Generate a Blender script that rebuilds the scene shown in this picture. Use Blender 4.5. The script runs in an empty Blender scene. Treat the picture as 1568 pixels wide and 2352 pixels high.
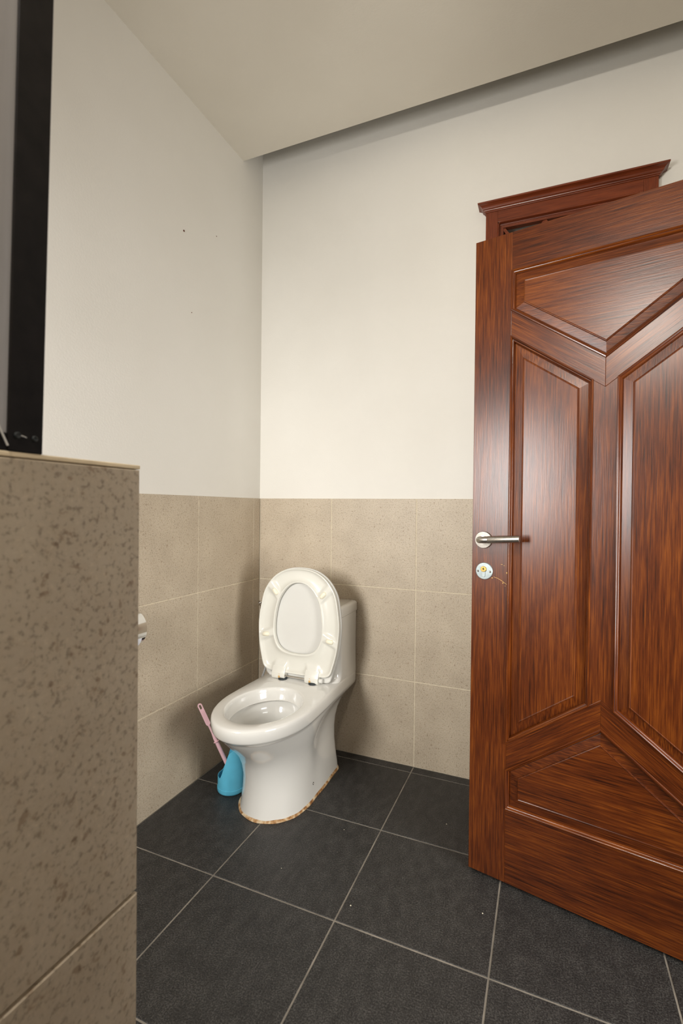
import bpy, bmesh, math, random
from mathutils import Vector, Matrix
random.seed(4)
scene = bpy.context.scene
COL = scene.collection

# ------------------------------------------------------------------ camera
cam_d = bpy.data.cameras.new('camera'); cam = bpy.data.objects.new('camera', cam_d); COL.objects.link(cam)
yaw, pitch, roll = .3998, -.0082, .0106
cy, sy, cp, sp = math.cos(yaw), math.sin(yaw), math.cos(pitch), math.sin(pitch)
F = Vector((-sy * cp, cy * cp, sp)); R = Vector((cy, sy, 0)); U = R.cross(F)
cr, sr = math.cos(roll), math.sin(roll)
R, U = R * cr + U * sr, -R * sr + U * cr
m = Matrix((R, U, -F)).transposed().to_4x4(); m.translation = Vector((1.2962, -2.0365, 1.1135))
cam.matrix_world = m
cam_d.sensor_fit = 'HORIZONTAL'; cam_d.sensor_width = 24.0
cam_d.lens = 1109.1 / 1568 * 24.0; cam_d.clip_start = .01
cam_d.dof.use_dof = True; cam_d.dof.focus_distance = 1.7; cam_d.dof.aperture_fstop = 9.0
scene.camera = cam

# ------------------------------------------------------------------ world, lights, exposure
world = bpy.data.worlds.new('world'); scene.world = world; world.use_nodes = True
world.node_tree.nodes['Background'].inputs[0].default_value = (.86, .92, 1, 1)
world.node_tree.nodes['Background'].inputs[1].default_value = .3


def area(name, loc, target, sx, sy_, power, col, spread=180):
    l = bpy.data.lights.new(name, 'AREA'); l.shape = 'RECTANGLE'; l.size = sx; l.size_y = sy_
    l.energy = power; l.color = col; l.spread = math.radians(spread)
    o = bpy.data.objects.new(name, l); COL.objects.link(o); o.location = loc
    o.rotation_euler = (Vector(target) - Vector(loc)).to_track_quat('-Z', 'Y').to_euler()
    return o


# daylight through the window behind the camera, and through the open doorway on the right
area('window_daylight', (.25, -2.46, 1.32), (.55, 0, 1.02), .38, .72, 13.5, (1, .985, .96), 115)
area('doorway_daylight', (2.60, -1.40, .90), (.3, -.75, .55), .80, .95, 15, (1, .975, .93), 130)
area('wall_lamp_light', (1.13, -2.415, 2.18), (1.25, -.5, 1.3), .32, .11, 9.5, (1, .94, .85), 150)

vs = scene.view_settings
vs.view_transform = 'Standard'; vs.look = 'None'; vs.gamma = 1; vs.use_curve_mapping = False
vs.exposure = .42


# ------------------------------------------------------------------ materials
def newmat(name):
    mt = bpy.data.materials.new(name); mt.use_nodes = True
    nt = mt.node_tree; b = nt.nodes['Principled BSDF']
    return mt, nt, b


def N(nt, t, **kw):
    n = nt.nodes.new(t)
    for k, v in kw.items():
        if k.startswith('i_'):
            n.inputs[k[2:].replace('_', ' ')].default_value = v
        else:
            setattr(n, k, v)
    return n


def ramp(nt, src, stops):
    r = nt.nodes.new('ShaderNodeValToRGB')
    el = r.color_ramp.elements
    while len(el) < len(stops): el.new(.5)
    for e, (p, c) in zip(el, stops):
        e.position = p; e.color = (*c, 1) if len(c) == 3 else c
    nt.links.new(src, r.inputs[0])
    return r.outputs[0]


def bump(nt, b, src, strength, dist):
    bp = nt.nodes.new('ShaderNodeBump'); bp.inputs['Strength'].default_value = strength
    bp.inputs['Distance'].default_value = dist
    nt.links.new(src, bp.inputs['Height']); nt.links.new(bp.outputs[0], b.inputs['Normal'])


def plain(name, col, rough=.4, metal=0.0, coat=0.0, var=0.06, vscale=30, bumps=0.0):
    mt, nt, b = newmat(name)
    tc = N(nt, 'ShaderNodeTexCoord')
    ns = N(nt, 'ShaderNodeTexNoise'); ns.inputs['Scale'].default_value = vscale; ns.inputs['Detail'].default_value = 4
    nt.links.new(tc.outputs['Object'], ns.inputs['Vector'])
    lo = tuple(c * (1 - var) for c in col); hi = tuple(min(1, c * (1 + var)) for c in col)
    nt.links.new(ramp(nt, ns.outputs['Fac'], [(.3, lo), (.7, hi)]), b.inputs['Base Color'])
    b.inputs['Roughness'].default_value = rough; b.inputs['Metallic'].default_value = metal
    b.inputs['Coat Weight'].default_value = coat; b.inputs['Coat Roughness'].default_value = .05
    if bumps: bump(nt, b, ns.outputs['Fac'], bumps, .002)
    return mt


def m_plaster(name='painted_plaster', c0=(.735, .706, .642), c1=(.775, .748, .688)):
    mt, nt, b = newmat(name)
    g = N(nt, 'ShaderNodeNewGeometry')
    n1 = N(nt, 'ShaderNodeTexNoise'); n1.inputs['Scale'].default_value = 2.2; n1.inputs['Detail'].default_value = 5
    n2 = N(nt, 'ShaderNodeTexNoise'); n2.inputs['Scale'].default_value = 160; n2.inputs['Detail'].default_value = 3
    for n in (n1, n2): nt.links.new(g.outputs['Position'], n.inputs['Vector'])
    nt.links.new(ramp(nt, n1.outputs['Fac'], [(.3, c0), (.7, c1)]), b.inputs['Base Color'])
    b.inputs['Roughness'].default_value = .75
    bump(nt, b, n2.outputs['Fac'], .12, .002)
    return mt


def m_tile(name, c0, c1, spot):
    mt, nt, b = newmat(name)
    g = N(nt, 'ShaderNodeNewGeometry')
    big = N(nt, 'ShaderNodeTexNoise'); big.inputs['Scale'].default_value = 9; big.inputs['Detail'].default_value = 6
    n = N(nt, 'ShaderNodeTexNoise'); n.inputs['Scale'].default_value = 230; n.inputs['Detail'].default_value = 3
    v = N(nt, 'ShaderNodeTexVoronoi'); v.inputs['Scale'].default_value = 150
    n3 = N(nt, 'ShaderNodeTexNoise'); n3.inputs['Scale'].default_value = 105; n3.inputs['Detail'].default_value = 2
    for q in (big, n, v, n3): nt.links.new(g.outputs['Position'], q.inputs['Vector'])
    base = ramp(nt, big.outputs['Fac'], [(.3, c0), (.7, c1)])
    sp = ramp(nt, n.outputs['Fac'], [(.30, (.42, .39, .36)), (.46, (.95, .95, .95)), (.62, (1, 1, 1)), (.75, (1.2, 1.2, 1.18))])
    sp2 = ramp(nt, n3.outputs['Fac'], [(.28, (.52, .42, .34)), (.37, (.95, .93, .90)), (.6, (1, 1, 1))])
    mx = N(nt, 'ShaderNodeMix', data_type='RGBA', blend_type='MULTIPLY'); mx.inputs[0].default_value = spot
    nt.links.new(base, mx.inputs[6]); nt.links.new(sp, mx.inputs[7])
    mx2 = N(nt, 'ShaderNodeMix', data_type='RGBA', blend_type='MULTIPLY'); mx2.inputs[0].default_value = spot
    nt.links.new(mx.outputs[2], mx2.inputs[6]); nt.links.new(sp2, mx2.inputs[7])
    nt.links.new(mx2.outputs[2], b.inputs['Base Color'])
    b.inputs['Roughness'].default_value = .5
    bump(nt, b, n.outputs['Fac'], .08, .001)
    return mt


def m_slate():
    mt, nt, b = newmat('black_slate_tile')
    g = N(nt, 'ShaderNodeNewGeometry')
    oi = N(nt, 'ShaderNodeObjectInfo')
    mp = N(nt, 'ShaderNodeMapping'); mp.inputs['Scale'].default_value = (1, .55, 1)
    nt.links.new(g.outputs['Position'], mp.inputs['Vector'])
    a = N(nt, 'ShaderNodeTexNoise'); a.inputs['Scale'].default_value = 34; a.inputs['Detail'].default_value = 8; a.inputs['Roughness'].default_value = .62
    f = N(nt, 'ShaderNodeTexNoise'); f.inputs['Scale'].default_value = 260; f.inputs['Detail'].default_value = 2
    nt.links.new(mp.outputs[0], a.inputs['Vector']); nt.links.new(g.outputs['Position'], f.inputs['Vector'])
    mixv = N(nt, 'ShaderNodeMix', data_type='FLOAT'); mixv.inputs[0].default_value = .68
    nt.links.new(a.outputs['Fac'], mixv.inputs[2]); nt.links.new(f.outputs['Fac'], mixv.inputs[3])
    nt.links.new(ramp(nt, mixv.outputs[0], [(.36, (.011, .0105, .010)), (.5, (.027, .0255, .024)), (.64, (.066, .063, .058))]), b.inputs['Base Color'])
    b.inputs['Roughness'].default_value = .52; b.inputs['Specular IOR Level'].default_value = .45
    bump(nt, b, mixv.outputs[0], .6, .004)
    return mt


def m_wood(name, rot=(0, 0, 0), dark=(.020, .004, .001), mid=(.094, .0195, .0028), light=(.20, .052, .006), rough=.30):
    """mahogany, grain along local Z before rot (euler applied to the mapping)"""
    mt, nt, b = newmat(name)
    tc = N(nt, 'ShaderNodeTexCoord'); oi = N(nt, 'ShaderNodeObjectInfo')
    add = N(nt, 'ShaderNodeVectorMath', operation='ADD')
    nt.links.new(tc.outputs['Object'], add.inputs[0]); nt.links.new(oi.outputs['Random'], add.inputs[1])
    mp = N(nt, 'ShaderNodeMapping'); mp.vector_type = 'POINT'; mp.inputs['Rotation'].default_value = rot
    nt.links.new(add.outputs[0], mp.inputs['Vector'])
    sc = N(nt, 'ShaderNodeVectorMath', operation='MULTIPLY'); sc.inputs[1].default_value = (1, 1, .055)
    nt.links.new(mp.outputs[0], sc.inputs[0])
    g1 = N(nt, 'ShaderNodeTexNoise'); g1.inputs['Scale'].default_value = 230; g1.inputs['Detail'].default_value = 7; g1.inputs['Roughness'].default_value = .6
    g1.inputs['Distortion'].default_value = .12
    nt.links.new(sc.outputs[0], g1.inputs['Vector'])
    sc2 = N(nt, 'ShaderNodeVectorMath', operation='MULTIPLY'); sc2.inputs[1].default_value = (1, 1, .02)
    nt.links.new(mp.outputs[0], sc2.inputs[0])
    g2 = N(nt, 'ShaderNodeTexNoise'); g2.inputs['Scale'].default_value = 420; g2.inputs['Detail'].default_value = 3
    nt.links.new(sc2.outputs[0], g2.inputs['Vector'])
    sc3 = N(nt, 'ShaderNodeVectorMath', operation='MULTIPLY'); sc3.inputs[1].default_value = (1, 1, .35)
    nt.links.new(mp.outputs[0], sc3.inputs[0])
    g3 = N(nt, 'ShaderNodeTexNoise'); g3.inputs['Scale'].default_value = 9; g3.inputs['Detail'].default_value = 4
    nt.links.new(sc3.outputs[0], g3.inputs['Vector'])
    mA = N(nt, 'ShaderNodeMix', data_type='FLOAT'); mA.inputs[0].default_value = .40
    nt.links.new(g1.outputs['Fac'], mA.inputs[2]); nt.links.new(g3.outputs['Fac'], mA.inputs[3])
    mB = N(nt, 'ShaderNodeMix', data_type='FLOAT'); mB.inputs[0].default_value = .34
    nt.links.new(mA.outputs[0], mB.inputs[2]); nt.links.new(g2.outputs['Fac'], mB.inputs[3])
    nt.links.new(ramp(nt, mB.outputs[0], [(.36, dark), (.5, mid), (.64, light)]), b.inputs['Base Color'])
    b.inputs['Roughness'].default_value = rough; b.inputs['Specular IOR Level'].default_value = .42
    b.inputs['Coat Weight'].default_value = .12; b.inputs['Coat Roughness'].default_value = .3
    bump(nt, b, mB.outputs[0], .3, .0012)
    return mt


def m_rust():
    mt, nt, b = newmat('stained_sealant')
    g = N(nt, 'ShaderNodeNewGeometry')
    n = N(nt, 'ShaderNodeTexNoise'); n.inputs['Scale'].default_value = 55; n.inputs['Detail'].default_value = 6
    nt.links.new(g.outputs['Position'], n.inputs['Vector'])
    nt.links.new(ramp(nt, n.outputs['Fac'], [(.34, (.19, .075, .018)), (.47, (.40, .22, .085)), (.62, (.62, .50, .33))]), b.inputs['Base Color'])
    b.inputs['Roughness'].default_value = .7
    bump(nt, b, n.outputs['Fac'], .5, .003)
    return mt


PLASTER = m_plaster()
CEILP = m_plaster('dimmed_ceiling_paint', (.60, .555, .47), (.64, .595, .51))  # ceiling shade put into the colour, darker and creamier than the wall plaster
TILE = m_tile('beige_granite_tile', (.48, .40, .30), (.56, .475, .36), .66)
SLATE = m_slate()
GROUT = plain('beige_grout', (.68, .60, .45), .85, var=.12, vscale=60)
FGROUT = plain('grey_floor_grout', (.22, .195, .16), .85, var=.35, vscale=14)
WOODV = m_wood('mahogany_vertical')
WOODH = m_wood('mahogany_horizontal', (0, math.pi / 2, 0))
ANG = math.atan2(.179, .247)
WOODL = m_wood('mahogany_falling', (0, -(math.pi / 2 - (-ANG)), 0))
WOODR = m_wood('mahogany_rising', (0, -(math.pi / 2 - ANG), 0))
MOULDV = m_wood('mahogany_moulding_vertical', rough=.22)
MOULDH = m_wood('mahogany_moulding_horizontal', (0, math.pi / 2, 0), rough=.22)
MOULDL = m_wood('mahogany_moulding_falling', (0, -(math.pi / 2 + ANG), 0), rough=.22)
MOULDR = m_wood('mahogany_moulding_rising', (0, -(math.pi / 2 - ANG), 0), rough=.22)
WOODF = m_wood('mahogany_frame', (0, math.pi / 2, 0), (.075, .014, .005), (.15, .030, .009), (.21, .045, .013), .28)
WOODFV = m_wood('mahogany_frame_upright', (0, 0, 0), (.075, .014, .005), (.15, .030, .009), (.21, .045, .013), .28)
CERAMIC = plain('white_glazed_ceramic', (.70, .685, .64), .12, coat=.6, var=.015, vscale=6)
SEATP = plain('ivory_seat_plastic', (.66, .645, .58), .22, var=.015, vscale=8)
LIDP = plain('white_lid_plastic', (.63, .62, .58), .2, var=.015, vscale=8)
BUMPER = plain('cream_rubber', (.78, .73, .58), .5, var=.03)
CHROME = plain('chrome', (.75, .74, .72), .12, metal=1, var=.03)
STEEL = plain('brushed_steel', (.46, .43, .385), .36, metal=1, var=.1, vscale=200)
ROSE = plain('satin_steel', (.34, .315, .28), .5, metal=1, var=.1, vscale=200)
ZINC = plain('zinc_plate', (.36, .41, .415), .5, metal=.7, var=.08, vscale=80)
BRASS = plain('brass', (.75, .52, .16), .22, metal=1, var=.1)
DARK = plain('dark_rubber', (.02, .025, .027), .5)
HOSE = plain('braided_hose', (.80, .80, .78), .35, metal=.4, var=.1, vscale=300)
HOLE = plain('dark_recess', (.012, .01, .008), .8)
BLACKALU = plain('black_aluminium', (.012, .010, .009), .42, var=.3, vscale=60)
BLACKALU.node_tree.nodes['Principled BSDF'].inputs['Specular IOR Level'].default_value = .15
BLUE = plain('blue_plastic', (.11, .48, .68), .42, var=.05)
PINK = plain('pink_plastic', (.80, .50, .55), .4, var=.03)
BRISTLE = plain('white_bristle', (.8, .8, .78), .8)
PAPER = plain('white_paper', (.86, .88, .94), .9, var=.02)
RUST = m_rust()
RUSTPEG = plain('rusty_peg', (.50, .30, .10), .6, var=.3, vscale=90)
CHIP = plain('bare_wood_chip', (.72, .45, .15), .8, var=.15)
NAIL = plain('rusty_nail_mark', (.10, .03, .015), .8)
WHITEF = plain('white_window_frame', (.8, .8, .78), .4)
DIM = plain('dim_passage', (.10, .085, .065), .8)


def m_glass(name, col, rough, trans):
    mt, nt, b = newmat(name)
    tc = N(nt, 'ShaderNodeTexCoord')
    mp = N(nt, 'ShaderNodeMapping'); mp.inputs['Scale'].default_value = (1, 1, .03)
    n = N(nt, 'ShaderNodeTexNoise'); n.inputs['Scale'].default_value = 300
    nt.links.new(tc.outputs['Object'], mp.inputs[0]); nt.links.new(mp.outputs[0], n.inputs['Vector'])
    nt.links.new(ramp(nt, n.outputs['Fac'], [(.3, tuple(c * .92 for c in col)), (.7, col)]), b.inputs['Base Color'])
    b.inputs['Roughness'].default_value = rough; b.inputs['Transmission Weight'].default_value = trans
    b.inputs['IOR'].default_value = 1.45
    return mt


GLASS = m_glass('frosted_grey_glass', (.42, .40, .39), .35, .2)
CLEAR = m_glass('window_glass', (.9, .95, .95), .02, .9)
WATER = m_glass('water', (.85, .88, .86), .02, .9)


# ------------------------------------------------------------------ mesh helpers
def link(o, parent=None):
    COL.objects.link(o)
    if parent is not None: o.parent = parent
    return o


def mesh_obj(name, verts, faces, mat, parent=None, smooth=False, loc=None, autosmooth=None):
    me = bpy.data.meshes.new(name); me.from_pydata([tuple(v) for v in verts], [], faces)
    bm = bmesh.new(); bm.from_mesh(me); bmesh.ops.recalc_face_normals(bm, faces=bm.faces); bm.to_mesh(me); bm.free()
    me.materials.append(mat)
    if smooth:
        me.polygons.foreach_set('use_smooth', [True] * len(me.polygons))
        if autosmooth is not None:
            me.set_sharp_from_angle(angle=math.radians(autosmooth))
    o = bpy.data.objects.new(name, me); link(o, parent)
    if loc: o.location = loc
    return o


def tag(o, label=None, cat=None, group=None, kind=None):
    if label: o['label'] = label
    if cat: o['category'] = cat
    if group: o['group'] = group
    if kind: o['kind'] = kind
    return o


def empty(name, loc, rz=0):
    o = bpy.data.objects.new(name, None); o.empty_display_size = .05; COL.objects.link(o)
    o.location = loc; o.rotation_euler = (0, 0, rz)
    return o


class MB:
    def __init__(s): s.v = []; s.f = []

    def add(s, v, f):
        o = len(s.v); s.v += [tuple(p) for p in v]; s.f += [tuple(i + o for i in q) for q in f]; return s

    def box(s, a, b):
        (x0, y0, z0), (x1, y1, z1) = a, b
        return s.add([(x0, y0, z0), (x1, y0, z0), (x1, y1, z0), (x0, y1, z0), (x0, y0, z1), (x1, y0, z1), (x1, y1, z1), (x0, y1, z1)],
                     [(0, 3, 2, 1), (4, 5, 6, 7), (0, 1, 5, 4), (1, 2, 6, 5), (2, 3, 7, 6), (3, 0, 4, 7)])

    def loft(s, rings, cap0=True, cap1=True, closed=True):
        n = len(rings[0]); v = [p for r in rings for p in r]; f = []
        for i in range(len(rings) - 1):
            for j in range(n if closed else n - 1):
                k = (j + 1) % n
                f.append((i * n + j, i * n + k, (i + 1) * n + k, (i + 1) * n + j))
        if cap0: f.append(tuple(range(n))[::-1])
        if cap1: f.append(tuple(range((len(rings) - 1) * n, len(rings) * n)))
        return s.add(v, f)

    def tube(s, pts, rad, seg=14, cap=True):
        pts = [Vector(p) for p in pts]
        if not isinstance(rad, (list, tuple)): rad = [rad] * len(pts)
        rings = []; prev = None
        for i, p in enumerate(pts):
            if i == 0: d = pts[1] - p
            elif i == len(pts) - 1: d = p - pts[i - 1]
            else: d = (pts[i + 1] - p).normalized() + (p - pts[i - 1]).normalized()
            d.normalize()
            if prev is None:
                a = Vector((0, 0, 1)) if abs(d.z) < .9 else Vector((1, 0, 0))
                x = d.cross(a).normalized()
            else:
                x = (prev - d * prev.dot(d)).normalized()
            prev = x; y = d.cross(x)
            rings.append([p + (x * math.cos(t) + y * math.sin(t)) * rad[i] for t in [2 * math.pi * k / seg for k in range(seg)]])
        return s.loft(rings, cap, cap)

    def lathe(s, prof, origin, axis, seg=32, cap0=True, cap1=True):
        """prof: list of (radius, distance along axis)"""
        axis = Vector(axis).normalized(); o = Vector(origin)
        a = Vector((0, 0, 1)) if abs(axis.z) < .9 else Vector((1, 0, 0))
        x = axis.cross(a).normalized(); y = axis.cross(x)
        rings = [[o + axis * h + (x * math.cos(t) + y * math.sin(t)) * r for t in [2 * math.pi * k / seg for k in range(seg)]] for r, h in prof]
        return s.loft(rings, cap0, cap1)

    def build(s, name, mat, parent=None, smooth=False, auto=35, bevel=0):
        o = mesh_obj(name, s.v, s.f, mat, parent, False)
        me = o.data
        if bevel:
            bm = bmesh.new(); bm.from_mesh(me)
            bmesh.ops.bevel(bm, geom=list(bm.edges), offset=bevel, segments=2, affect='EDGES', profile=.6)
            bm.to_mesh(me); bm.free()
        if smooth:
            me.polygons.foreach_set('use_smooth', [True] * len(me.polygons))
            me.set_sharp_from_angle(angle=math.radians(auto))
        return o


def box(name, a, b, mat, parent=None, bevel=0):
    return MB().box(a, b).build(name, mat, parent, bevel=bevel)


# ------------------------------------------------------------------ setting
RX, FY, TOPZ = 1.80, -2.50, 2.95           # right wall, front wall (behind camera), wall top
Z1, Z2, Z3 = .367, .763, 1.158            # tile courses
PT = .004                                 # tile stands proud of plaster
CEIL = 2.705

wl = box('wall_left', (-.14, FY - .12, -.05), (-PT, .14, TOPZ), PLASTER)
tag(wl, 'white painted wall with beige tile dado left of the toilet', 'wall', kind='structure')


def wall_with_holes(name, axis, pos0, pos1, a0, a1, holes, mat):
    """wall spanning a0..a1 along the other axis with rectangular holes [(h0,h1,z0,z1)]"""
    m_ = MB()
    xs = sorted({a0, a1, *[h[0] for h in holes], *[h[1] for h in holes]})
    zs = sorted({-.05, TOPZ, *[h[2] for h in holes], *[h[3] for h in holes]})
    for i in range(len(xs) - 1):
        for j in range(len(zs) - 1):
            cx, cz = (xs[i] + xs[i + 1]) / 2, (zs[j] + zs[j + 1]) / 2
            if any(h[0] < cx < h[1] and h[2] < cz < h[3] for h in holes): continue
            if axis == 'x':   # plane facing x
                m_.box((pos0, xs[i], zs[j]), (pos1, xs[i + 1], zs[j + 1]))
            else:
                m_.box((xs[i], pos0, zs[j]), (xs[i + 1], pos1, zs[j + 1]))
    return m_.build(name, mat)


wb = wall_with_holes('wall_back', 'y', PT, .14, -PT, RX + .12, [(1.10, 1.61, -.05, 2.257)], PLASTER)
tag(wb, 'white painted wall with beige tile dado behind the toilet', 'wall', kind='structure')
wr = wall_with_holes('wall_right', 'x', RX + PT, RX + .12, FY - .12, PT, [(-1.40, -.66, -.05, 1.97)], PLASTER)
tag(wr, 'white painted wall beside the open wooden door', 'wall', kind='structure')
wf = wall_with_holes('wall_front', 'y', FY - .12, FY - PT, -PT, RX + PT, [(.03, .47, .88, 1.76)], PLASTER)
tag(wf, 'white painted wall with a window behind the viewer', 'wall', kind='structure')

# ceiling: suspended panel stopping short of the back wall, slab above it
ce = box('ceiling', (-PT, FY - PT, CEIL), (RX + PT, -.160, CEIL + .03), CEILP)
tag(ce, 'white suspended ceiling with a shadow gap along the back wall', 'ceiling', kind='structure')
box('slab', (-.14, FY - .12, TOPZ), (RX + .12, .14, TOPZ + .1), PLASTER, ce)

# floor
fl = box('floor', (-.14, FY - .12, -.10), (RX + .9, .14, -.0014), FGROUT)
tag(fl, 'black slate tiled floor with pale grout lines', 'floor', kind='structure')

tile_cache = {}


def tile_mesh(w, h, t, mat):
    """slab in local XZ (w by h, centred), front face to -Y, thickness t, chamfered front"""
    key = (round(w, 4), round(h, 4), round(t, 4), mat.name)
    if key in tile_cache: return tile_cache[key]
    c = .0009; hw, hh = w / 2, h / 2
    v = []
    for (dx, dy) in ((0, 0), (0, -t + c), (c, -t)):
        v += [(-hw + dx, dy, -hh + dx), (hw - dx, dy, -hh + dx), (hw - dx, dy, hh - dx), (-hw + dx, dy, hh - dx)]
    f = [(0, 3, 2, 1)]
    for r in (0, 4):
        for j in range(4):
            k = (j + 1) % 4; f.append((r + j, r + k, r + 4 + k, r + 4 + j))
    f.append((8, 9, 10, 11))
    me = bpy.data.meshes.new('tile'); me.from_pydata(v, [], f); me.materials.append(mat)
    bm = bmesh.new(); bm.from_mesh(me); bmesh.ops.recalc_face_normals(bm, faces=bm.faces); bm.to_mesh(me); bm.free()
    tile_cache[key] = me
    return me


JN = .0034


def put_tile(parent, centre, w, h, t, rot, mat, j=JN):
    o = bpy.data.objects.new('tile', tile_mesh(w - j, h - j, t, mat)); link(o, parent)
    jit = (random.random() - .5) * .0006
    nrm = Matrix.Rotation(rot[2], 3, 'Z') @ Matrix.Rotation(rot[0], 3, 'X') @ Vector((0, -1, 0))
    o.location = Vector(centre) + nrm * jit; o.rotation_euler = rot
    return o


ROWS = [(0, Z1), (Z1, Z2), (Z2, Z3)]
# left wall: face to +X
box('grout', (-PT, FY, 0), (-.0012, -.0012, Z3 - .002), GROUT, wl)
ys = [0, -.0564] + [-.0564 - .4 * k for k in range(1, 7)] + [FY]
for a, b in zip(ys[:-1], ys[1:]):
    for z0, z1 in ROWS:
        put_tile(wl, (-PT, (a + b) / 2, (z0 + z1) / 2), a - b, z1 - z0, PT, (0, 0, math.pi / 2), TILE)
# back wall: face to -Y (doorway left free)
box('grout', (0, .0012, 0), (1.058, PT, Z3 - .002), GROUT, wb)
box('grout', (1.655, .0012, 0), (RX, PT, Z3 - .002), GROUT, wb)
for a, b in [(0, .3854), (.3854, .7854), (.7854, 1.058), (1.655, RX)]:
    for z0, z1 in ROWS:
        put_tile(wb, ((a + b) / 2, PT, (z0 + z1) / 2), b - a, z1 - z0, PT, (0, 0, 0), TILE)
# right wall: face to -X
for ya, yb in [(0, -.60), (-1.46, FY)]:
    box('grout', (RX + .0012, yb, 0), (RX + PT, ya, Z3 - .002), GROUT, wr)
    y = ya
    while y > yb + 1e-4:
        y2 = max(y - .4, yb)
        for z0, z1 in ROWS:
            put_tile(wr, (RX + PT, (y + y2) / 2, (z0 + z1) / 2), y - y2, z1 - z0, PT, (0, 0, -math.pi / 2), TILE)
        y = y2
# floor tiles
xs = [0, .3854, .7854, 1.1854, 1.5854, RX]
ysf = [0] + [-.0474 - .4 * k for k in range(0, 7)] + [FY]
for a, b in zip(xs[:-1], xs[1:]):
    for c, d in zip(ysf[:-1], ysf[1:]):
        put_tile(fl, ((a + b) / 2, (c + d) / 2, -.0075), b - a, c - d, .0075, (-math.pi / 2, 0, 0), SLATE, .0048)

# small marks on the plaster
for (x, y, z, r) in [(-PT, -.552, 2.1775, .0042), (-PT, -.504, 1.881, .0020), (-PT, -.3526, 2.26, .0020)]:
    MB().lathe([(r, 0), (r * .9, .0012), (r * .3, .0016)], (x, y, z), (1, 0, 0), 8).build('nail_mark', NAIL, wl)

# dried paint flecks on the floor tiles
for (x, y, r) in [(.988, -.3235, .0020), (.8075, -.784, .0022), (1.1505, -.6625, .0020), (.668, -.497, .0013), (.56, -.74, .0013)]:
    MB().lathe([(r, -.0002), (r * .8, .0008), (r * .2, .0010)], (x, y, 0), (0, 0, 1), 8).build('paint_fleck', BUMPER, fl)

# window in the wall behind the viewer
wn = empty('window_1', (.25, FY - .06, .88))
tag(wn, 'white framed window in the wall behind the viewer', 'window', kind='structure')
for (a, b) in [((-.22, -.03, 0), (.22, .03, .04)), ((-.22, -.03, .84), (.22, .03, .88)), ((-.22, -.03, .04), (-.18, .03, .84)),
               ((.18, -.03, .04), (.22, .03, .84))]:
    box('frame', a, b, WHITEF, wn, .003)
box('pane', (-.18, -.004, .04), (.18, .004, .84), CLEAR, wn)

wlp = empty('wall_lamp', (1.13, FY, 2.12))
tag(wlp, 'slim steel wall lamp high on the wall behind the viewer', 'lamp')
box('housing', (-.19, .0, .0), (.19, .045, .125), WHITEF, wlp, .004)
box('diffuser', (-.175, .045, .008), (.175, .062, .117), PAPER, wlp, .003)

# ------------------------------------------------------------------ door_2: doorway with cornice and carved transom on the back wall
d2 = empty('door_2', (0, 0, 0))
tag(d2, 'narrow mahogany doorway with moulded cornice behind the open door', 'door frame', kind='structure')
FX0, FX1, FYF = 1.060, 1.650, -.020
JW = .046
box('jamb', (FX0, FYF, 0), (FX0 + JW, .10, 2.304), WOODFV, d2, .0012)
box('jamb', (FX1 - JW, FYF, 0), (FX1, .10, 2.304), WOODFV, d2, .0012)
box('head', (FX0 + JW, FYF, 2.2575), (FX1 - JW, .0035, 2.304), WOODF, d2, .0012)
# cornice with mitred returns
prof = [(-.018, 2.3025), (-.0235, 2.3025), (-.0240, 2.306), (-.0275, 2.3075), (-.0285, 2.3105), (-.033, 2.3125), (-.035, 2.316), (-.0352, 2.3175),
        (-.0375, 2.3205), (-.042, 2.3235), (-.047, 2.3255), (-.0502, 2.3262), (-.0512, 2.3272), (-.0518, 2.3318), (-.0505, 2.333), (.004, 2.333)]
mb = MB(); rings = []
for o, z in prof:
    e = max(0, (-o - .02) * .92)
    rings.append([(FX0 - e, .004, z), (FX0 - e, min(o, .003), z), (FX1 + e, min(o, .003), z), (FX1 + e, .004, z)])
mb.loft(rings, True, True)
mb.build('cornice', WOODF, d2)
# transom moulding: rounded bead rectangle
TX0, TX1, TZ0, TZ1 = FX0 + JW, FX1 - JW, 1.985, 2.257


def rrect(x0, x1, z0, z1, r, y, n=5):
    p = []
    for cx, cz, a0 in ((x0 + r, z0 + r, math.pi), (x1 - r, z0 + r, 1.5 * math.pi), (x1 - r, z1 - r, 0), (x0 + r, z1 - r, .5 * math.pi)):
        for k in range(n + 1):
            a = a0 + math.pi / 2 * k / n; p.append((cx + r * math.cos(a), y, cz + r * math.sin(a)))
    return p


mb = MB()
rings = [rrect(TX0 + d, TX1 - d, TZ0 + d, TZ1 - d, max(.012 - d, .004), yy) for d, yy in
         [(0, -.018), (.0, -.023), (.002, -.026), (.0045, -.026), (.0065, -.023), (.007, -.014), (.011, -.012), (.011, .0)]]
mb.loft(rings, False, False); mb.build('transom_moulding', WOODF, d2, True, 50)
fr = MB()
a0, a1, b0, b1 = TX0 + .009, TX1 - .009, TZ0 + .009, TZ1 - .009
w = .012
for (p, q) in [((a0, b0), (a1, b0 + w)), ((a0, b1 - w), (a1, b1)), ((a0, b0 + w), (a0 + w, b1 - w)), ((a1 - w, b0 + w), (a1, b1 - w))]:
    fr.box((p[0], -.010, p[1]), (q[0], .012, q[1]))
fr.build('transom_frame', WOODF, d2)


def bar(name, p, q, wd, y0, y1, mat, parent):
    p, q = Vector((p[0], 0, p[1])), Vector((q[0], 0, q[1])); d = (q - p).normalized(); n = Vector((-d.z, 0, d.x)) * wd / 2
    c = [p + n, p - n, q - n, q + n]
    m_ = MB().loft([[Vector((k.x, y0, k.z)) for k in c], [Vector((k.x, y1, k.z)) for k in c]])
    return m_.build(name, mat, parent)


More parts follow.
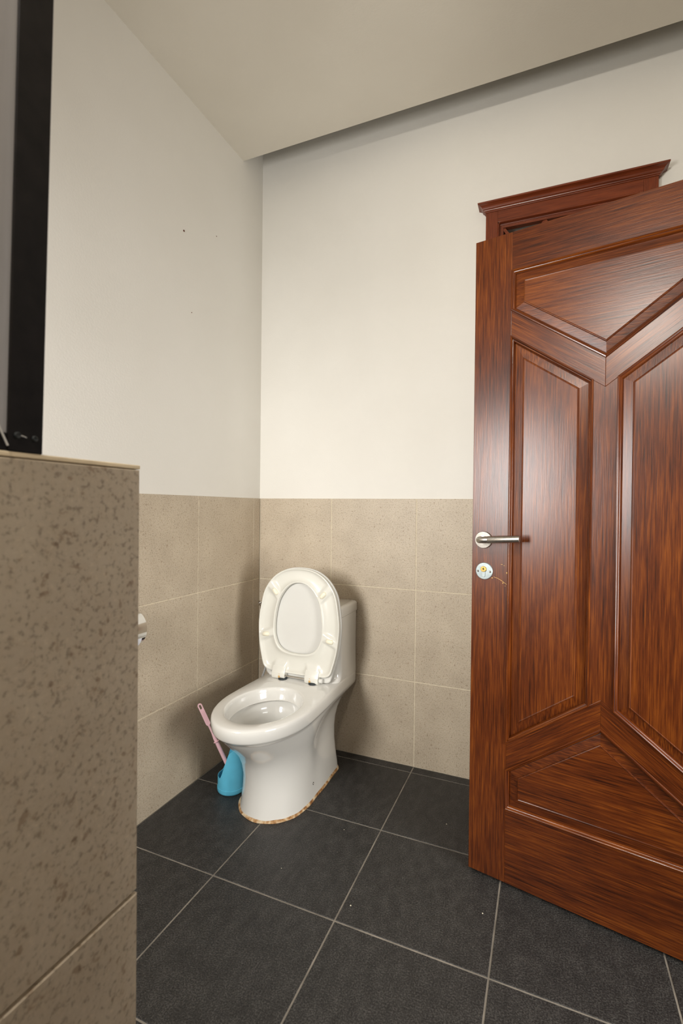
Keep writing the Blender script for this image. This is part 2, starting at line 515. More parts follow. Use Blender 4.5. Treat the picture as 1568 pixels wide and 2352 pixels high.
ix0, ix1, iz0, iz1 = a0 + w, a1 - w, b0 + w, b1 - w
cells = 3; cw = (ix1 - ix0) / cells
for k in range(cells):
    bar('fret_bar', (ix0 + k * cw, iz1), (ix0 + (k + 1) * cw, iz0), .011, -.006, .010, WOODF, d2)
    bar('fret_bar', (ix0 + k * cw, iz0), (ix0 + (k + 1) * cw, iz1), .011, -.0055, .0095, WOODF, d2)
box('transom_rail', (TX0, FYF, 1.945), (TX1, .08, 1.986), WOODF, d2, .001)
box('door_leaf', (TX0 + .002, .02, .006), (TX1 - .002, .06, 1.944), WOODFV, d2, .002)
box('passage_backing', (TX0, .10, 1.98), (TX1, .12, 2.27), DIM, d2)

# ------------------------------------------------------------------ door_1: open mahogany leaf
DW, DB, DT = .71, .010, 1.928
d1 = empty('door_1', (1.090, -.513, 0), math.atan2(-.202, .979))
tag(d1, 'open reddish mahogany panel door with steel lever handle', 'door', kind='structure')
TH = .040


def prism(name, poly, y0, y1, mat, parent, bevel=.0009):
    m_ = MB().loft([[(u, y0, z) for u, z in poly], [(u, y1, z) for u, z in poly]])
    return m_.build(name, mat, parent, bevel=bevel)


S = .109; C = DW / 2
mir = lambda poly: [(DW - u, z) for u, z in poly][::-1]
prism('stile', [(0, DB), (S, DB), (S, DT), (0, DT)], 0, TH, WOODV, d1)
prism('stile', [(DW - S, DB), (DW, DB), (DW, DT), (DW - S, DT)], 0, TH, WOODV, d1)
prism('top_rail', [(S, 1.815), (DW - S, 1.815), (DW - S, DT), (S, DT)], 0, TH, WOODH, d1)
prism('bottom_rail', [(S, DB), (DW - S, DB), (DW - S, .230), (S, .230)], 0, TH, WOODH, d1)
vr = [(S, 1.622), (C, 1.443), (C, 1.522), (S, 1.700)]
prism('slanted_rail', vr, 0, TH, WOODL, d1); prism('slanted_rail', mir(vr), 0, TH, WOODR, d1)
lr = [(S, .345), (C, .531), (C, .609), (S, .424)]
prism('slanted_rail', lr, 0, TH, WOODR, d1); prism('slanted_rail', mir(lr), 0, TH, WOODL, d1)
ML, MR = .325, .385
slope_u = (1.622 - 1.443) / (C - S); slope_l = (.609 - .424) / (C - S)
mz = lambda u: 1.443 + slope_u * abs(C - u)
lz = lambda u: .609 - slope_l * abs(C - u)
prism('mullion', [(ML, lz(ML)), (C, lz(C)), (MR, lz(MR)), (MR, mz(MR)), (C, mz(C)), (ML, mz(ML))], 0, TH, WOODV, d1)


def inset(poly, d):
    """inward offset of a convex CCW polygon"""
    n = len(poly); out = []
    for i in range(n):
        p0, p1, p2 = Vector(poly[i - 1]), Vector(poly[i]), Vector(poly[(i + 1) % n])
        d1_, d2_ = (p1 - p0).normalized(), (p2 - p1).normalized()
        n1, n2 = Vector((-d1_.y, d1_.x)), Vector((-d2_.y, d2_.x))
        b_ = (n1 + n2); b_ /= b_.dot(n1)
        out.append(tuple(p1 + b_ * d))
    return out


def ccw(poly):
    a = sum(poly[i - 1][0] * poly[i][1] - poly[i][0] * poly[i - 1][1] for i in range(len(poly)))
    return poly if a > 0 else poly[::-1]


def panel(poly, mat, mats):
    poly = ccw(poly)
    # fielded panel
    prof_ = [(.0065, .0100), (.012, .0082), (.033, .0050), (.0342, .0022), (.0362, .0014), (.038, .0022), (.040, .0022)]
    rings = [[(u, y, z) for u, z in inset(poly, d)] for d, y in prof_]
    back = [[(u, TH - y, z) for u, z in inset(poly, d)] for d, y in prof_]
    p = MB().loft(back[::-1] + rings, True, True).build('panel', mat, d1)
    # applied moulding, one mitred strip for each side
    mp_ = [(.0, .0005), (-.0022, -.0018), (-.0012, -.0042), (.0014, -.0048), (.0036, -.0034), (.0046, -.0004), (.0062, .0000), (.0085, .0028), (.0096, .0062), (.0096, .0100), (.0005, .0100)]
    n = len(poly)
    for side in (0, 1):
        for i in range(n):
            k = (i + 1) % n; ra, rb_ = [], []
            for d, y in mp_:
                q = inset(poly, d); yy = y if side == 0 else TH - y
                ra.append((q[i][0], yy, q[i][1])); rb_.append((q[k][0], yy, q[k][1]))
            dx, dz = poly[k][0] - poly[i][0], poly[k][1] - poly[i][1]
            mt = MOULDV if abs(dx) < 1e-4 else MOULDH if abs(dz) < 1e-4 else (MOULDR if dx * dz > 0 else MOULDL)
            MB().loft([ra, rb_]).build('moulding', mt, p, True, 40)
    return p


panel([(S, 1.815), (S, 1.700), (C, 1.522), (DW - S, 1.700), (DW - S, 1.815)], WOODH, (WOODV, WOODH))
panel([(S, .230), (DW - S, .230), (DW - S, .345), (C, .531), (S, .345)], WOODH, (WOODV, WOODH))
zl0 = .424 + slope_l * (ML - S); zu0 = 1.622 - slope_u * (ML - S)
lp = [(S, .424), (ML, zl0), (ML, zu0), (S, 1.622)]
panel(lp, WOODV, (WOODV, WOODH))
panel([(DW - u, z) for u, z in lp], WOODV, (WOODV, WOODH))

# lever handle
hr = .036; hz = 1.022
rose = MB().lathe([(.0255, 0), (.0255, -.006), (.0245, -.0078), (.012, -.0082)], (hr, 0, hz), (0, 1, 0), 40).build('handle_rose', ROSE, d1, True)
pts = [(hr, -.004, hz + .002), (hr, -.030, hz + .002), (hr, -.040, hz + .002), (hr + .0015, -.047, hz + .002), (hr + .006, -.053, hz + .0025), (hr + .013, -.0555, hz + .003), (hr + .022, -.056, hz + .0035)]
lev = MB().tube(pts + [(hr + .030, -.056, hz + .004)], .0098, 24).build('lever_handle', STEEL, d1, True, 60)
tag(lev, 'brushed steel lever handle')
MB().tube([(hr + .030, -.056, hz + .004), (hr + .0305, -.056, hz + .004), (hr + .117, -.052, hz + .0095), (hr + .1178, -.052, hz + .0095)], [.0098, .0103, .0103, .0096], 28).build('grip', STEEL, lev, True, 40)
MB().tube([(hr, -.008, hz + .002), (hr, -.016, hz + .002)], .0115, 24).build('collar', CHROME, lev, True, 40)
# lock escutcheon
lu, lz_ = .039, .928
esc = MB().lathe([(.0255, 0), (.0255, -.004), (.0242, -.0056), (.02, -.0058)], (lu, 0, lz_), (0, 1, 0), 40).build('lock_escutcheon', ZINC, d1, True)
tag(esc, 'round zinc lock escutcheon')
MB().lathe([(.0088, 0), (.0088, -.0092), (.008, -.0098), (.003, -.0098), (.0028, -.008)], (lu - .001, 0, lz_ + .006), (0, 1, 0), 28).build('lock_cylinder', BRASS, esc, True)
MB().box((lu - .002, -.0104, lz_ + .0035), (lu - .0003, -.0096, lz_ + .0105)).build('keyhole', HOLE, esc)
m_ = MB(); r = .0052
poly = [(lu - .001 + r * math.cos(a), lz_ - .013 + r * math.sin(a)) for a in [math.pi + math.pi * k / 10 for k in range(11)]] + [(lu - .001 + r, lz_), (lu - .001 - r, lz_)]
m_.loft([[(u, -.001, z) for u, z in poly], [(u, -.0085, z) for u, z in poly]]).build('cylinder_body', ZINC, esc, bevel=.0006)
for s in (-1, 1):
    MB().lathe([(.0032, 0), (.0032, -.0062), (.0018, -.0070), (.0014, -.0060)], (lu + s * .0185, 0, lz_ - .001), (0, 1, 0), 16).build('screw', CHROME, esc, True)
# bare wood chips and scratches beside the lock
for (u, z, a, b) in [(.105, .927, .0016, .0030), (.090, .951, .0030, .0008), (.097, .948, .0022, .0007), (.094, .896, .0011, .0024), (.101, .888, .0008, .0012), (.062, .9085, .002, .0012)]:
    MB().lathe([(1, 0), (.6, -.0006)], (0, 0, 0), (0, 1, 0), 8).build('chip', CHIP, d1)
    o = COL.objects[-1]
    o.location = (u, 0, z); o.scale = (a, 1, b)
MB().tube([(.067, -.0001, .912), (.078, -.0001, .909), (.09, -.0001, .903), (.105, -.0001, .893)], .0005, 6).build('scratch', CHIP, d1)
# hinges
for z in (.25, 1.0, 1.7):
    MB().lathe([(.007, 0), (.007, .09)], (DW + .004, .0, z - .045), (0, 0, 1), 16).build('hinge', STEEL, d1, True)
    MB().box((DW + .004, .002, z - .045), (DW + .02, .005, z + .045)).build('hinge_leaf', STEEL, d1)

# ------------------------------------------------------------------ partition wall in the foreground, tiled
PX, PY, PZ = .958, -1.703, 1.1475
pw = box('wall_partition', (PX - .110, FY - PT, 0), (PX - PT, PY - PT, PZ), GROUT)
tag(pw, 'low beige tiled partition wall in the left foreground', 'wall', kind='structure')
box('cap', (PX - .112, FY, PZ - .001), (PX - .0004, PY - .0012, PZ + .0026), plain('cream_cap', (.86, .72, .50), .8, var=.1), pw, .0008)
prow = [(0, Z1), (Z1, Z2), (Z2, PZ)]
y = PY
while y > FY + 1e-4:
    y2 = max(y - .4, FY)
    for z0, z1 in prow:
        put_tile(pw, (PX - PT, (y + y2) / 2, (z0 + z1) / 2), y - y2, z1 - z0, PT, (0, 0, math.pi / 2), TILE)
        put_tile(pw, (PX - .110, (y + y2) / 2, (z0 + z1) / 2), y - y2, z1 - z0, PT, (0, 0, -math.pi / 2), TILE)
    y = y2
for z0, z1 in prow:
    put_tile(pw, (PX - .057, PY - PT, (z0 + z1) / 2), .106, z1 - z0, PT, (0, 0, math.pi), TILE)

# framed glass screen standing on the partition
gs = empty('glass_screen', (PX, -1.797, PZ + .0026))
gs.rotation_euler = (math.radians(-1.2), 0, 0)
tag(gs, 'black aluminium framed grey glass screen standing on the low tiled wall', 'screen')
gh = 1.45
box('post', (-.030, -.0245, 0), (.0, 0, gh), BLACKALU, gs, .0006)
box('glass_pane', (-.018, -.68, .012), (-.002, -.0246, gh - .001), GLASS, gs)
box('bottom_rail', (-.030, -.68, 0), (-.001, -.0246, .012), BLACKALU, gs, .0006)
for (yy, zz, r) in [(-.0185, .011, .0024), (-.0062, .0105, .0022)]:
    MB().lathe([(r, 0), (r, .0008), (r * .7, .0013), (r * .35, .0008), (r * .2, .0008)], (0, yy, zz), (1, 0, 0), 16).build('screw', DARK, gs, True)
MB().tube([(.0006, -.0165, .0112), (.0006, -.0125, .0103)], .0006, 8).build('screw_slot', CHROME, gs)
MB().tube([(.0012, -.0255, .003), (.0012, -.032, .016)], .0007, 8).build('seal', WHITEF, gs)

# ------------------------------------------------------------------ toilet
XC = .3615
to = empty('toilet', (XC, 0, 0))
tag(to, 'white one-piece toilet with seat and lid raised in the corner', 'toilet')


def sec(z, yf, ym, hw, yb, hwb, rb, e=2.0):
    pts = []
    n1, n2, n3, n4 = 26, 14, 7, 5
    for k in range(n1 + 1):
        a = math.pi / 2 * k / n1
        pts.append((hw * max(0, math.sin(a)) ** (2 / e), ym - (ym - yf) * max(0, math.cos(a)) ** (2 / e)))
    for k in range(1, n2 + 1):
        t = k / n2; s_ = t * t * (3 - 2 * t)
        wst = .013 * max(0, math.sin(math.pi * min(1, max(0, (z - .04) / .29)))) * math.sin(math.pi * t) ** 2
        pts.append((hw + (hwb - hw) * s_ - wst, ym + (yb - rb - ym) * t))
    for k in range(1, n3 + 1):
        a = math.pi / 2 * k / n3
        pts.append((hwb - rb + rb * math.cos(a), yb - rb + rb * math.sin(a)))
    for k in range(1, n4 + 1):
        pts.append(((hwb - rb) * (1 - k / n4), yb))
    full = pts + [(-x, y) for x, y in pts[1:-1]][::-1]
    return [(x, y, z) for x, y in full]


#        z     yf     ym    hw    yb    hwb   rb   e
SEC = [(.002, -.583, -.40, .134, -.112, .130, .04, 2.2),
       (.030, -.577, -.40, .130, -.108, .125, .04, 2.2),
       (.080, -.572, -.40, .126, -.105, .117, .045, 2.15),
       (.130, -.576, -.40, .1235, -.100, .111, .05, 2.1),
       (.180, -.590, -.41, .1265, -.094, .108, .05, 2.1),
       (.220, -.613, -.42, .134, -.085, .109, .05, 2.05),
       (.255, -.645, -.43, .1455, -.072, .113, .045, 2.0),
       (.285, -.676, -.44, .1545, -.052, .120, .035, 2.0),
       (.310, -.701, -.45, .1615, -.030, .136, .022, 2.0),
       (.325, -.716, -.46, .1655, -.016, .152, .015, 2.0),
       (.338, -.727, -.47, .1685, -.013, .1585, .014, 2.0),
       (.3410, -.732, -.48, .1705, -.013, .1595, .014, 2.0),
       (.345, -.739, -.49, .1740, -.012, .1605, .014, 2.0),
       (.352, -.744, -.49, .1762, -.012, .161, .014, 2.0),
       (.376, -.748, -.49, .1785, -.012, .1615, .014, 2.0),
       (.386, -.747, -.49, .1780, -.012, .1612, .014, 2.0),
       (.392, -.744, -.49, .1755, -.012, .160, .014, 2.0),
       (.395, -.738, -.49, .1700, -.013, .157, .014, 2.0)]
rings = [sec(*q) for q in SEC]
outer = rings[-1]
IC = -.521


def inner(sc, z, dy=0, hw=.130, fr_=.170, bk=.168):
    out = []
    for x, y, _ in outer:
        a = math.atan2(x, -(y - IC))     # 0 = front
        l = fr_ if abs(a) < math.pi / 2 else bk
        # ellipse radius at polar angle a
        r_ = 1 / math.sqrt((math.sin(a) / hw) ** 2 + (math.cos(a) / l) ** 2)
        r_ = max(.004, r_ + sc)
        out.append((r_ * math.sin(a), IC + dy - r_ * math.cos(a), z))
    return out


rings += [inner(.006, .395), inner(.002, .3935), inner(-.001, .389), inner(-.003, .380), inner(-.009, .352), inner(-.013, .3475), inner(-.010, .345),
          inner(-.002, .345), inner(.001, .338), inner(-.016, .315), inner(-.036, .28, .012), inner(-.058, .24, .03), inner(-.075, .205, .04), inner(-.092, .175, .04), inner(-.11, .16, .04)]
MB().loft(rings, True, True).build('bowl', CERAMIC, to, True, 60)
MB().loft([inner(-.072, .2085, .039), inner(-.11, .2085, .039)], False, True).build('water', WATER, to)


def rr(hw, yf, yb, r0, z, n=8):
    p = []
    rb = .013
    for cx, cy_, a0, r in ((hw - rb, yb - rb, 0, rb), (-hw + rb, yb - rb, .5 * math.pi, rb), (-hw + r0, yf + r0, math.pi, r0), (hw - r0, yf + r0, 1.5 * math.pi, r0)):
        for k in range(n + 1):
            a = a0 + math.pi / 2 * k / n; p.append((cx + r * math.cos(a), cy_ + r * math.sin(a), z))
    return p


tk = [rr(.1622, -.242, -.013, .03, .387), rr(.1622, -.236, -.013, .03, .3945), rr(.1621, -.222, -.013, .03, .400), rr(.1618, -.213, -.013, .03, .410), rr(.1612, -.2085, -.013, .03, .425),
      rr(.1600, -.2075, -.012, .03, .50), rr(.1595, -.2075, -.010, .03, .656)]
MB().loft(tk, True, True).build('tank', CERAMIC, to, True, 60)
ld = [rr(.157, -.206, -.012, .03, .6565), rr(.1612, -.2105, -.008, .032, .6575), rr(.1618, -.211, -.007, .032, .662), rr(.1612, -.2105, -.007, .032, .690), rr(.1595, -.2085, -.009, .031, .6965),
      rr(.153, -.2035, -.013, .028, .7005), rr(.146, -.197, -.02, .022, .702)]
lidt = MB().loft(ld, True, True).build('tank_lid', CERAMIC, to, True, 60)
MB().lathe([(.022, 0), (.022, .003), (.0205, .005), (.002, .0055)], (0, -.10, .7015), (0, 0, 1), 32).build('flush_button', CHROME, lidt, True)
# bolt cap on the side of the foot
MB().lathe([(.0055, 0), (.0055, .003), (.003, .0035), (.002, .001)], (.1245, -.375, .055), (1, .05, .1), 18).build('floor_screw', CHROME, to, True)
# stained sealant bead around the foot
base = sec(.0, -.583, -.40, .134, -.112, .130, .04, 2.2)
bead = MB(); n = len(base); rings = []
rnd = random.Random(7)
ph = [rnd.random() * 6.28 for _ in range(6)]
for i in range(n):
    p0, p1 = Vector(base[i - 1]), Vector(base[(i + 1) % n]); d = (p1 - p0).normalized(); nn = Vector((-d.y, d.x, 0))
    if nn.dot(Vector(base[i]) - Vector((0, -.35, 0))) < 0: nn = -nn
    w_ = .0042 + .0010 * math.sin(i * .35 + ph[0]) + .0008 * math.sin(i * .8 + ph[1]) + .0006 * (rnd.random() - .5)
    h_ = .0078 + .0010 * math.sin(i * .4 + ph[2]) + .0007 * math.sin(i * .9 + ph[3])
    P = Vector(base[i])
    rings.append([P - nn * .006 + Vector((0, 0, .0005)), P + nn * (w_ + .001) + Vector((0, 0, .0003)), P + nn * w_ * .8 + Vector((0, 0, h_ * .55)), P - nn * .0005 + Vector((0, 0, h_)), P - nn * .006 + Vector((0, 0, h_))])
bead.loft(rings + [rings[0]], False, False)
bd = bead.build('sealant_bead', RUST, to, True, 60)
tag(bd, 'rust stained sealant bead around the foot')

# ---- seat and lid (raised). local frame: x across, z up along the seat, -y towards the viewer
hin = bpy.data.objects.new('seat_assembly', None)
TILT = -math.atan(.067)
SEAT_M = Matrix.Translation((-.0105, -.272, .42)) @ Matrix.Rotation(TILT, 4, 'X')


def catmull(ctrl, per=16):
    n = len(ctrl); out = []
    for i in range(n):
        p = [Vector(ctrl[(i + k - 1) % n]) for k in range(4)]
        for j in range(per):
            t = j / per
            out.append(.5 * ((2 * p[1]) + (-p[0] + p[2]) * t + (2 * p[0] - 5 * p[1] + 4 * p[2] - p[3]) * t * t + (-p[0] + 3 * p[1] - 3 * p[2] + p[3]) * t ** 3))
    return out


SO = [(0, .4395), (.042, .4365), (.080, .426), (.116, .404), (.146, .372), (.168, .331), (.180, .276), (.1875, .217), (.1860, .160), (.1785, .102), (.163, .043), (.150, .002), (.140, -.014), (.10, -.018), (.05, -.018), (0, -.018)]
SI = [(0, .379), (.027, .375), (.053, .360), (.077, .332), (.096, .295), (.108, .238), (.1105, .180), (.103, .140), (.083, .108), (.048, .091), (0, .0865)]
full = lambda h: h + [(-x, z) for x, z in h[1:-1]][::-1]
CZ = .215
NA = 192


def radial(ctrl):
    """polygon in polar form about (0, CZ): list of NA points at equal angles (0 = tip)"""
    c = catmull(full(ctrl)); tab = sorted((math.atan2(p.x, p.y - CZ) % (2 * math.pi), (Vector((p.x, p.y - CZ))).length) for p in c)
    tab = [(tab[-1][0] - 2 * math.pi, tab[-1][1])] + tab + [(tab[0][0] + 2 * math.pi, tab[0][1])]
    out = []; i = 0
    for k in range(NA):
        a = 2 * math.pi * k / NA
        while tab[i + 1][0] < a: i += 1
        t = (a - tab[i][0]) / max(1e-9, tab[i + 1][0] - tab[i][0])
        out.append(tab[i][1] * (1 - t) + tab[i + 1][1] * t)
    return out


SS = SO[:10] + [(.164, .045), (.155, .021), (.140, .010), (.118, .006), (.05, .003), (0, .003)]
RO, RI, RS = radial(SO), radial(SI), radial(SS)
BUMPS = [(-.1165, .334), (.1035, .339), (-.150, .151), (.141, .156)]
BUMPS = [(-.112, .336), (.112, .336), (-.149, .153), (.149, .153)]
BANG = [math.atan2(x, z - CZ) % (2 * math.pi) for x, z in BUMPS]


def pol(r_, k): a = 2 * math.pi * k / NA; return r_ * math.sin(a), CZ + r_ * math.cos(a)


def sstep(a, b, x):
    t = min(1, max(0, (x - a) / (b - a))); return t * t * (3 - 2 * t)


# seat: front (under) side with a channel, bridges at the bumpers
prof_s = [(0, .016), (0, .010), (.0, .004), (.004, .0008), (.016, 0), (.048, 0), (.075, .0012), (.11, .005), (.18, .0088), (.30, .0105), (.45, .011), (.62, .0105), (.76, .0085), (.86, .0045), (.905, .0012), (.925, 0), (.965, -.0004), (.99, .0008), (1.0, .003), (1.0, .012), (1.0, .016)]
rings = []
for f_, dpt in prof_s:
    ring = []
    for k in range(NA):
        a = 2 * math.pi * k / NA
        ro, ri = RS[k], RI[k]
        r_ = ro + (ri - ro) * f_
        mask = 1.0
        for ba in BANG:
            da = abs((a - ba + math.pi) % (2 * math.pi) - math.pi) * r_
            mask = min(mask, sstep(.0125, .0215, da))
        x, z = pol(r_, k)
        if z < .06:      # hinge lugs blend up out of the channel
            for sx in (-.077, .077):
                mask = min(mask, max(sstep(.026, .034, abs(x - sx)), sstep(.030, .046, z)))
        dd = dpt * (mask if .06 < f_ < .92 else 1)
        ring.append((x, dd, z))
    rings.append(ring)
seat = MB().loft(rings + [rings[0]], False, False).build('seat', SEATP, to, True, 50)
seat.matrix_local = SEAT_M
for (x, z), ba in zip(BUMPS, BANG):
    k = ba / (2 * math.pi) * NA
    d = Vector((math.sin(ba), 0, math.cos(ba)))
    if z < .2: d = Vector((1 if x > 0 else -1, 0, -.10)).normalized()
    n_ = 9; L_ = .0070; r_ = .0105
    p_, rad = [], []
    for j in range(n_):
        t = -math.pi / 2 + math.pi * j / (n_ - 1)
        p_.append(Vector((x, .0015, z)) + d * (L_ * (1 if t > 0 else -1 if t < 0 else 0) + r_ * math.sin(t))); rad.append(max(.0006, r_ * math.cos(t)))
    MB().tube(p_, rad, 16).build('bumper', BUMPER, seat, True, 80)
# hinge lugs, pin, washers
for sx in (-1, 1):
    x0, x1 = (sx * .077 - .030, sx * .077 + .030)
    r6 = [(.0, .0), (-.007, .001), (-.012, .006), (-.013, .013), (-.011, .019)]
    lug = MB()
    prof_l = [(.016, .034), (.002, .030), (-.004, .016), (-.0085, .004), (-.0105, -.006), (-.0095, -.016), (-.005, -.0225), (.003, -.0245), (.016, -.0245)]
    lug.loft([[(x0, y_, z_) for y_, z_ in prof_l], [(x0 + .002, y_ - .0006, z_) for y_, z_ in prof_l], [(x1 - .002, y_ - .0006, z_) for y_, z_ in prof_l], [(x1, y_, z_) for y_, z_ in prof_l]])
    lg = lug.build('hinge_lug', SEATP, seat, True, 35)
    xs_ = sx * .071
    MB().lathe([(.0042, 0), (.0042, -.0012)], (xs_, -.0095, -.006), (0, 1, 0), 16).build('slot', RUSTPEG, lg)
    MB().box((xs_ - .0042, -.0108, -.0175), (xs_ + .0042, -.0088, -.006)).build('slot', RUSTPEG, lg)
    # outer hinge barrel of the lid
    MB().lathe([(.0095, 0), (.0095, .012), (.008, .014)], (sx * .107 + sx * .0015, .004, -.008), (sx, 0, 0), 20).build('hinge_barrel', LIDP, seat, True)
    # washer on the deck and bolt
    MB().lathe([(.0185, 0), (.0185, .006), (.016, .0085), (.006, .009)], (sx * .0705, -.2715, .3948), (0, 0, 1), 28).build('hinge_washer', DARK, to, True)
MB().tube([(-.047, .002, -.0105), (.047, .002, -.0105)], .0042, 16).build('hinge_pin', CHROME, seat, True)
MB().lathe([(.0075, 0), (.0075, .003), (.004, .0035), (.003, .002)], (-.047, -.0015, -.0075), (1, 0, 0), 18).build('hinge_screw', CHROME, seat, True)
# lid behind the seat
prof_d = [(.62, .0215), (.80, .0205), (.93, .0190), (.975, .0182), (1.0, .0186), (1.012, .0205), (1.016, .025), (1.010, .031), (.985, .0365), (.93, .0400), (.78, .0428), (.5, .0445), (.2, .045)]
rings = []
for f_, dpt in prof_d:
    rings.append([(lambda p: (p[0], dpt, p[1]))(pol(RO[k] * f_, k)) for k in range(NA)])
lid = MB().loft(rings, True, True).build('lid', LIDP, to, True, 50)
lid.matrix_local = SEAT_M

# ------------------------------------------------------------------ angle valve and supply hose on the back wall
va = empty('angle_valve', (.037, 0, .653))
tag(va, 'small chrome valve on the tiled wall behind the toilet', 'valve')
MB().lathe([(.019, 0), (.019, -.003), (.012, -.008), (.010, -.009)], (0, 0, 0), (0, 1, 0), 28).build('flange', CHROME, va, True)
MB().lathe([(.009, -.008), (.009, -.046)], (0, 0, 0), (0, 1, 0), 24).build('stem', CHROME, va, True)
MB().lathe([(.0085, -.012), (.0115, -.004), (.0115, .006), (.010, .008), (.0075, .008), (.0065, .006)], (-.001, -.044, 0), (-.6, -.8, 0), 24).build('knob', CHROME, va, True)
MB().tube([(0, -.036, -.004), (0, -.036, -.03)], .008, 18).build('outlet', CHROME, va, True)
hs = MB().tube([(.045, -.036, .626), (.046, -.040, .58), (.060, -.05, .52), (.080, -.060, .46), (.094, -.068, .41), (.085, -.070, .36), (.066, -.068, .31), (.055, -.060, .26), (.070, -.05, .22), (.13, -.045, .20), (.20, -.06, .20), (.245, -.085, .20)], .0055, 12).build('supply_hose', HOSE, None, True)
tag(hs, 'thin chrome water hose hanging beside the raised toilet seat', 'hose')

# ------------------------------------------------------------------ toilet brush and holder
hx, hy = .168, -.452
ho = empty('brush_holder', (hx, hy, 0))
tag(ho, 'blue plastic brush holder with scooped opening beside the toilet foot', 'brush holder')
LOW = math.atan2(-.45, -.89)          # direction of the low lip
NS = 64


def hrad(z):   # body radius by height
    return .0535 if z < .05 else .0535 - .020 * sstep(.05, .22, z)


def hrim(a):
    d = abs((a - LOW + math.pi) % (2 * math.pi) - math.pi)
    return .060 + .100 * sstep(math.radians(38), math.radians(88), d) + .045 * sstep(math.radians(80), math.radians(180), d)


outer_r, inner_r = [], []
NZ = 14
for j in range(NZ + 1):
    ro_, ri_ = [], []
    for k in range(NS):
        a = 2 * math.pi * k / NS; z = .021 + (hrim(a) - .021) * j / NZ
        r_ = hrad(z)
        ro_.append((r_ * math.cos(a), r_ * math.sin(a), z)); ri_.append(((r_ - .0022) * math.cos(a), (r_ - .0022) * math.sin(a), z))
    outer_r.append(ro_); inner_r.append(ri_)
MB().loft(outer_r + inner_r[::-1], False, True).build('cup', BLUE, ho, True, 60)
MB().lathe([(.050, .0005), (.0535, .003), (.0548, .008), (.0550, .0195), (.0535, .0207), (.0, .0207)][:5], (0, 0, 0), (0, 0, 1), NS).build('tray', BLUE, ho, True, 50)
tip = Vector((.034, -.488, .328)); bot = Vector((.172, -.452, .052))
br = empty('toilet_brush', bot)
tag(br, 'pink handled toilet brush leaning in the blue holder', 'toilet brush')
D_ = tip - bot; L_ = D_.length
q = D_.to_track_quat('Z', 'Y'); br.rotation_mode = 'QUATERNION'; br.rotation_quaternion = q
# local z runs up the handle
MB().lathe([(.012, -.022), (.024, -.012), (.026, .006), (.022, .026), (.009, .034)], (0, 0, 0), (0, 0, 1), 24).build('brush_head', BRISTLE, br, True)
MB().lathe([(.0075, .03), (.0078, L_ * .40), (.0072, L_ * .52), (.0045, L_ * .60), (.0045, L_ * .685), (.0062, L_ * .71)], (0, 0, 0), (0, 0, 1), 20).build('shaft', PINK, br, True)
MB().lathe([(.0070, 0), (.0115, .0005), (.0115, .0024), (.0070, .0029)], (0, 0, L_ * .47), (0, 0, 1), 24).build('collar', PINK, br, True)
# flat grip with a hanging hole: outline ring lofted around a slot
gz0, gz1 = L_ * .70, L_
inv = q.inverted()
camdir = (inv @ (Vector((1.2962, -2.0365, 1.1135)) - tip)); camdir.z = 0; camdir.normalize()
gx = Vector((-camdir.y, camdir.x, 0))


def stad(w_, z0, z1, n=10):
    p = []
    for k in range(n + 1):
        a = math.pi * k / n; p.append((w_ * math.cos(a), z1 - w_ + w_ * math.sin(a)))
    for k in range(n + 1):
        a = math.pi + math.pi * k / n; p.append((w_ * math.cos(a), z0 + w_ + w_ * math.sin(a)))
    return p


def g3(p, y): v = gx * p[0] + camdir * y; return (v.x, v.y, p[1])


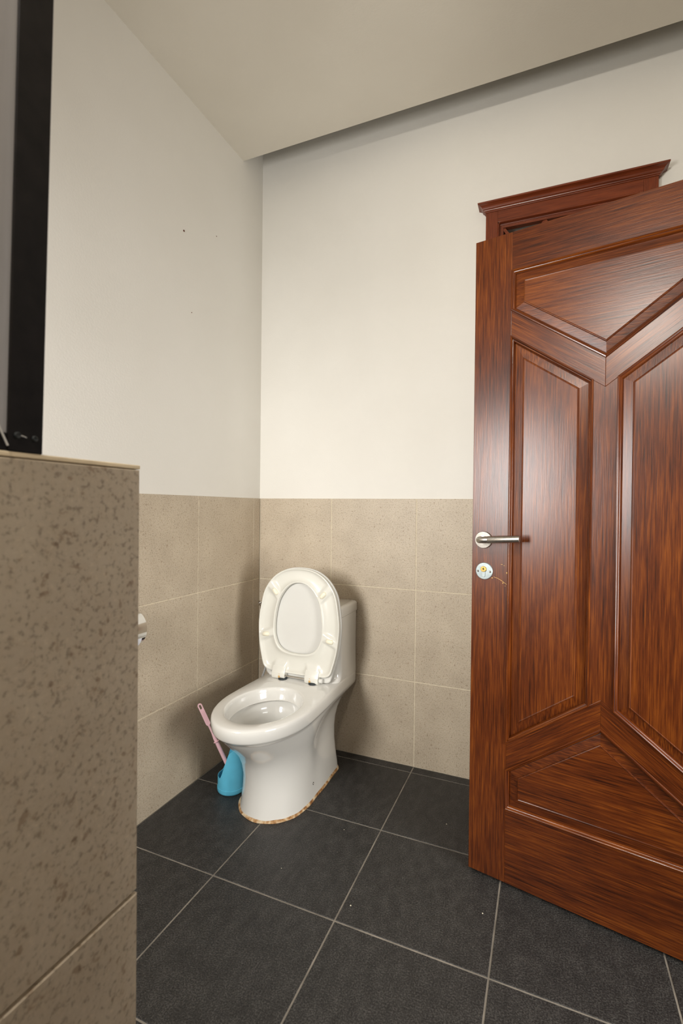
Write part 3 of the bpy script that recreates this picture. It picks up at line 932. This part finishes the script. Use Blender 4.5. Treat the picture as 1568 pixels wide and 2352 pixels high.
so, si = stad(.0088, gz0, gz1), stad(.0040, gz1 - .024, gz1 - .005)
th = .0045
mb = MB(); n = len(so)
mb.v = [g3(p, th) for p in so] + [g3(p, th) for p in si] + [g3(p, -th) for p in so] + [g3(p, -th) for p in si]
for j in range(n):
    k = (j + 1) % n
    mb.f += [(j, k, n + k, n + j), (2 * n + j, 3 * n + j, 3 * n + k, 2 * n + k), (j, 2 * n + j, 2 * n + k, k), (n + j, n + k, 3 * n + k, 3 * n + j)]
mb.build('grip', PINK, br, True, 40)
for s in (-.0028, .0028):
    mbx = MB(); c = [(s - .0009, gz0 + .012), (s + .0009, gz0 + .012), (s + .0009, gz1 - .030), (s - .0009, gz1 - .030)]
    mbx.loft([[g3(p, th - .0005) for p in c], [g3(p, th + .0012) for p in c]]).build('grip_rib', PINK, br)

# ------------------------------------------------------------------ paper holder on the left wall
ph_ = empty('paper_holder', (0, -.907, .715))
tag(ph_, 'chrome hooded toilet paper holder on the left tiled wall', 'paper holder')
hood = MB(); ring_o, ring_i = [], []
CX, CR = .056, .057
angs = [math.radians(a) for a in range(162, -52, -6)]
for (yy, flip) in ((.065, 0), (-.065, 1)):
    pass
prof_h = [(CX + CR * math.cos(a), CR * math.sin(a)) for a in angs]
inn_h = [(CX + (CR - .0015) * math.cos(a), (CR - .0015) * math.sin(a)) for a in angs][::-1]
allp = prof_h + inn_h
hood.loft([[(x, -.065, z) for x, z in allp], [(x, .065, z) for x, z in allp]]).build('hood', CHROME, ph_, True, 40)
a_ = angs[-1]
MB().tube([(CX + CR * math.cos(a_), -.065, CR * math.sin(a_)), (CX + CR * math.cos(a_), .065, CR * math.sin(a_))], .003, 10).build('hood_lip', CHROME, ph_, True)
MB().box((0, -.05, .02), (.004, .05, .075)).build('wall_plate', CHROME, ph_, bevel=.001)
MB().tube([(CX, -.062, 0), (CX, .062, 0)], .006, 14).build('spindle', CHROME, ph_, True)
MB().tube([(.002, -.058, .03), (CX * .6, -.058, .02), (CX, -.058, 0)], .004, 10).build('arm', CHROME, ph_, True)
pr_ = MB()
seg = 48; rs = []
for (r_, yy) in [(.020, -.05), (.052, -.05), (.052, .05), (.020, .05), (.020, -.05)]:
    rs.append([(r_ * math.cos(2 * math.pi * k / seg), yy, r_ * math.sin(2 * math.pi * k / seg)) for k in range(seg)])
pr_.loft(rs, False, False)
roll_o = pr_.build('paper_roll', PAPER, None, True, 40)
roll_o.location = (CX, -.907, .701)
tag(roll_o, 'white toilet paper roll under the chrome hood', 'toilet paper')
